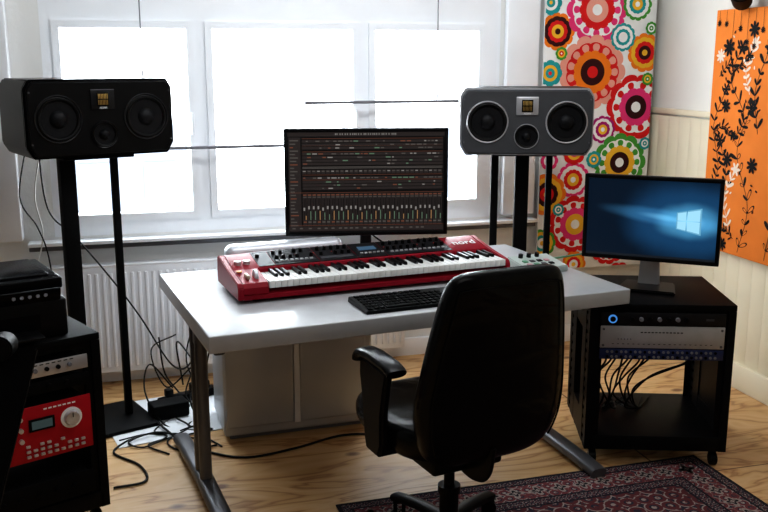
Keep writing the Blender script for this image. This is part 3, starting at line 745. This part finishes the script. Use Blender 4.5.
# ---------------------------------------------------------------- chair
def interp(L,n=4):
    out=[]
    for i in range(len(L)-1):
        p0=L[max(i-1,0)];p1=L[i];p2=L[i+1];p3=L[min(i+2,len(L)-1)]
        for k in range(n):
            t=k/n;out.append(tuple(.5*(2*b+(c-a)*t+(2*a-5*b+4*c-d)*t*t+(3*b-a-3*c+d)*t**3) for a,b,c,d in zip(p0,p1,p2,p3)))
    return out+[L[-1]]
def star(parent):
    MB().cyl((0,0,.07),(0,0,.22),.032).cyl((0,0,.22),(0,0,.36),.018).cyl((0,0,.2),(0,0,.225),.038).obj('gas_column',M_black,parent)
    base=MB();base.cyl((0,0,.055),(0,0,.12),.045,.038,seg=24,bev=.004)
    for k in range(5):
        a=k*2*math.pi/5+.5;c,s=math.cos(a),math.sin(a)
        base.sweep([(c*.03,s*.03,.095),(c*.15,s*.15,.09),(c*.26,s*.26,.072),(c*.29,s*.29,.066)],.026,.014,seg=12,power=3)
    bo=base.obj('star_base',M_black,parent)
    cm=None
    for k in range(5):
        a=k*2*math.pi/5+.5;c,s=math.cos(a),math.sin(a)
        if cm is None:
            m=MB()
            for q in(-.015,.015): m.cyl((-.008+q-.007,0,.033),(-.008+q+.007,0,.033),.027,seg=20,bev=.003)
            m.box((0,.0,.055),(.03,.03,.02),.006);m.cyl((0,0,.05),(0,0,.068),.006)
            cm=m.obj('caster',M_black,bo,(c*.28,s*.28,0.0),(0,0,a+.6))
        else: copyto(cm,bo,(c*.28,s*.28,0.0),(0,0,a+.9*k))
slv=[(0,.06,.385,.17,.17),(0,.06,.392,.215,.215),(0,.06,.42,.245,.24),(0,.06,.455,.255,.25),(0,.06,.49,.25,.245),(0,.06,.508,.225,.225),(0,.06,.514,.18,.18),(0,.06,.514,.05,.05)]
ch=thing('office_chair','black leather swivel office chair with padded armrests facing the desk','chair',(.975,2.68,0),11)
lev=[(0,-.185,.395,.08,.010),(0,-.19,.402,.14,.028),(0,-.2,.425,.19,.043),(0,-.210,.465,.225,.052),(0,-.222,.54,.248,.056),(0,-.230,.62,.254,.056),(0,-.245,.70,.246,.052),(0,-.262,.80,.232,.050),(0,-.28,.90,.215,.048),(0,-.292,.965,.201,.043),(0,-.300,1.005,.183,.034),(0,-.304,1.022,.155,.020),(0,-.305,1.026,.10,.008)]
MB().loft(interp(lev),48,3.5).obj('backrest',M_leather,ch,sharp=60)
m=MB();off=.028;pts=[]
L2=[l for l in interp(lev) if .46<l[2]<.985]
for l in L2: pts.append((l[3]-off*.85,l[1]-l[4]*.91,l[2]))
top=L2[-1]
for i in range(1,8): pts.append(((top[3]-off)*(1-i/4),top[1]-top[4]*1.0,top[2]+.006))
for l in L2[::-1]: pts.append((-l[3]+off*.85,l[1]-l[4]*.91,l[2]))
m.sweep(pts,.003,seg=8)
m.obj('piping',M_leather,ch)
MB().loft(interp(slv,3),44,3.6).obj('seat',M_leather,ch,sharp=60)
for s in(-1,1):
    x=s*.276
    poly=[(-.11,.690),(.06,.697),(.085,.685),(.088,.64),(.065,.54),(.055,.44),(.04,.395),(-.05,.395),(-.07,.44),(-.07,.54),(-.09,.63)]
    MB().prism(poly,x-.014,x+.014,'x',.010,seg=3).obj('armrest',M_black,ch)
    MB().box((s*.24,.0,.405),(.09,.09,.02),.005).obj('arm_bracket',M_black,ch)
    MB().sweep([(x,-.15,.700),(x,-.14,.706),(x,-.11,.713),(x,0,.718),(x,.05,.714),(x,.08,.704),(x,.092,.690),(x,.094,.680)],.033,.017,seg=18,power=2.6).obj('arm_pad',M_leather,ch)
MB().box((0,.03,.355),(.26,.3,.06),.012,seg=3).sweep(catmull([(0,-.06,.345),(0,-.15,.34),(0,-.21,.37),(0,-.235,.46)]),.035,.010,seg=12,ref=(1,0,0),power=3).sweep([(.1,.05,.35),(.24,.07,.345),(.28,.08,.34)],.008,seg=8).obj('tilt_mechanism',M_black,ch)
star(ch)

# ---------------------------------------------------------------- rug
m=MB();rw_,rl=1.53,2.2
def rr(ins,z,mi): m.flat([(-rw_/2+ins,-rl/2+ins,z),(rw_/2-ins,-rl/2+ins,z),(rw_/2-ins,rl/2-ins,z),(-rw_/2+ins,rl/2-ins,z)],mi)
m.box((0,0,.002),(rw_,rl,.004),0,3);rr(.015,.0042,2);rr(.045,.0043,3);rr(.055,.0044,1);rr(.165,.0045,3);rr(.175,.0046,2);rr(.215,.0047,3);rr(.225,.0048,0)
def motif(x,y,r,mi,z=.0049,n=4):
    pts=[]
    for k in range(32):
        a=2*math.pi*k/32;q=r*(.72+.28*math.cos(n*a));pts.append((x+q*math.cos(a),y+q*math.sin(a),z))
    m.flat(pts,mi)
k=-rw_/2+.11
while k<rw_/2-.08:
    yy=rl/2-.11;motif(k,yy,.04,4,.0049,4);motif(k,yy,.026,3,.005,4);motif(k,yy,.012,4,.0051,4)
    k+=.0935
k=rl/2-.11
while k>-rl/2+.08:
    for xx in(rw_/2-.11,-rw_/2+.11): motif(xx,k,.04,4,.0049,4);motif(xx,k,.026,3,.005,4);motif(xx,k,.012,4,.0051,4)
    k-=.0957
rug=m.obj('rug',[M_rug1,M_rug2,M_rug3,M_rug4,M_rug5],None,(1.455,1.975,0.0005),(0,0,rad(1)))
tag(rug,'dark red and navy patterned oriental rug on the wooden floor','rug')

# ---------------------------------------------------------------- floor clutter
p=MB().box((0,0,.002),(.58,.52,.004),.0).obj('cardboard_sheet',M_paper,None,(.13,4.12,.0005),(0,0,rad(12)))
tag(p,'flat white sheet lying on the floor below the radiator','sheet')
e=thing('power_adapter','black rectangular power supply box on the floor among cables','power supply',(.12,4.12,.005),15)
MB().box((0,0,.035),(.17,.1,.07),.01,seg=3).obj('body',M_blackm,e)
MB().cyl((.085,0,.03),(.1,0,.03),.008).obj('socket',M_black,e)
e=thing('power_strip','black multi-socket power strip on the floor','power strip',(.22,4.3,.005),25)
MB().box((0,0,.02),(.3,.055,.04),.008).obj('body',M_blackm,e)
for i in range(4): MB().cyl((-.1+i*.065,0,.038),(-.1+i*.065,0,.042),.02).obj('socket',M_panel,e)
for i in(0,2,3): MB().box((-.1+i*.065,0,.06),(.035,.04,.04),.008).obj('plug',M_black,e)

def cable(pts,r=.004,m_=None,label='thin black cable trailing across the floor',n=8):
    o=MB().sweep(catmull(pts,n),r,seg=8).obj('cable',m_ or M_cable);tag(o,label,'cable','loose cables');return o
cable([(-.38,4.38,1.28),(-.36,4.4,.95),(-.25,4.45,.8),(-.1,4.4,.6),(.02,4.35,.42),(.15,4.2,.22),(.23,4.0,.3),(.27,3.75,.6)],.004,label='black cable looping down from the speaker')
cable([(-.36,4.4,1.27),(-.42,4.5,1.0),(-.40,4.52,.8),(-.46,4.52,.6)],.0035,M_cablew,label='white cable hanging behind the speaker')
cable([(-.42,4.4,1.28),(-.48,4.45,1.0),(-.42,4.5,.85),(-.38,4.5,.7),(-.36,4.5,.4)],.0035,label='thin cable hanging behind the speaker')
cable([(.05,4.05,.02),(.16,3.8,.006),(.28,3.64,.006),(.42,3.56,.006),(.62,3.6,.006),(.85,3.68,.006),(1.05,3.62,.006)],.005)
cable([(.15,4.04,.02),(.2,3.95,.006),(.1,3.82,.006),(.16,3.7,.006),(.3,3.72,.006)],.004)
cable([(-.02,3.9,.006),(-.08,3.85,.006),(-.12,3.75,.006),(-.02,3.6,.006),(.0,3.45,.006),(-.12,3.42,.006)],.005)
cable([(.2,4.31,.08),(.18,4.3,.3),(.26,4.1,.25),(.3,3.95,.4),(.33,3.9,.62)],.004,label='black power cable rising to the desk')
cable([(.3,4.34,.08),(.33,4.25,.3),(.22,4.05,.12),(.24,3.95,.05),(.25,3.85,.01),(.32,3.7,.006)],.004,label='black power cable coiled by the desk')
cable([(.15,4.28,.08),(.05,4.3,.2),(.02,4.2,.1),(.1,4.0,.006),(.24,3.9,.006)],.004)
cable([(.1,4.4,.3),(.12,4.38,.12),(.2,4.22,.01),(.05,3.95,.006),(.15,3.88,.006),(.02,3.8,.006),(.1,3.68,.006)],.004,label='tangled black cable on the floor by the stand')
cable([(.28,4.38,.4),(.22,4.3,.2),(.3,4.15,.01),(.2,3.98,.006),(.3,3.9,.006),(.18,3.86,.006),(.26,3.78,.006)],.0035,label='tangled black cable on the floor by the stand')
cable([(-.1,3.88,.006),(.02,3.92,.006),(.1,3.86,.012),(.0,3.78,.006),(-.06,3.84,.012),(.06,3.9,.018),(.2,3.82,.006)],.004,label='coiled black cable on the floor by the stand')
cable([(.18,4.36,.32),(.06,4.33,.26),(.12,4.24,.1),(.24,4.2,.2),(.2,4.1,.1),(.28,4.0,.02),(.16,3.92,.006)],.0035,label='tangled black cable on the floor by the stand')
for i in range(11):
    x=.08+i*.022+(.12 if i>8 else 0);t=.10+.012*i;z1=random.uniform(.17,.24)
    cable([RK(x,.05,.452),RK(x+.01,.12+.015*(i%3),.40),RK((x+t)/2+random.uniform(-.03,.03),.2,.31),RK(t+random.uniform(-.02,.03),.22+.02*(i%4),z1),RK(t+random.uniform(-.03,.08),.3,.136),RK(t+random.uniform(0,.15),.42,.136)],.004,label='black cable hanging inside the rack')
cable([(1.0,3.92,.95),(1.02,3.95,.87),(1.1,3.92,.8),(1.2,3.9,.75)],.004,label='black cable behind the monitor on the desk')
cable([(.9,3.90,.92),(.86,3.94,.87),(.88,3.97,.8),(.9,3.95,.745)],.004,label='black cable behind the monitor on the desk')
cable([(2.14,3.42,.9),(2.0,3.55,.8),(1.8,3.6,.76),(1.74,3.60,.76)],.004,M_green,label='green cable running to the small controller')

# ---------------------------------------------------------------- exterior
e=thing('neighbouring_building','pale buildings with rows of windows across the street outside','building',(0,12,-4))
M_fac=mat('facade_render',(.098,.106,.125),.9,var=.05);M_facw=mat('facade_windows',(.07,.085,.11),.5,var=.05)
MB().box((-1.9,.6,2.4),(5.3,1.2,4.8)).obj('facade',M_fac,e)
MB().box((5.6,3,2.2),(4,1.2,4.8)).obj('facade',M_fac,e)
for i in range(6):
    for z in(4.0,2.6): MB().box((-3.6+i*.8,-.01,z),(.4,.04,.7)).obj('window',M_facw,e)

# ---------------------------------------------------------------- lights
w=bpy.data.worlds.new('world');bpy.context.scene.world=w;w.use_nodes=True
bg=w.node_tree.nodes['Background'];bg.inputs[0].default_value=(.87,.95,1,1);bg.inputs[1].default_value=13
def area(name,loc,rot,sx,sy,power,col=(1,1,1),portal=False):
    l=bpy.data.lights.new(name,'AREA');l.shape='RECTANGLE';l.size=sx;l.size_y=sy;l.energy=power;l.color=col
    if portal: l.cycles.is_portal=True
    o=bpy.data.objects.new(name,l);COL.objects.link(o);o.location=loc;o.rotation_euler=rot;return o
area('window_portal',(.8,4.9,1.6),(rad(-90),0,0),2.3,1.7,1,portal=True)
area('added_fill_light',(.9,.6,2.6),(rad(12),0,0),1.4,1.0,10,(1,.98,.95))  # added soft fill for the room interior, not a real fixture
area('added_fill_light',(1.0,2.9,2.62),(rad(52),0,0),1.6,.4,22,(.94,.97,1))  # added light tilted at the window wall to brighten frames and sill
vs=bpy.context.scene.view_settings
vs.view_transform='Standard'
try: vs.look='Medium High Contrast'
except Exception as ex: print('look fail',ex)

# ---------------------------------------------------------------- camera
cd=bpy.data.cameras.new('camera');cam=bpy.data.objects.new('camera',cd);COL.objects.link(cam)
cam.location=(0,0,1.61);cam.rotation_euler=(rad(90-12.03),0,rad(-15.62));cd.lens=43.1;cd.sensor_width=36
bpy.context.scene.camera=cam
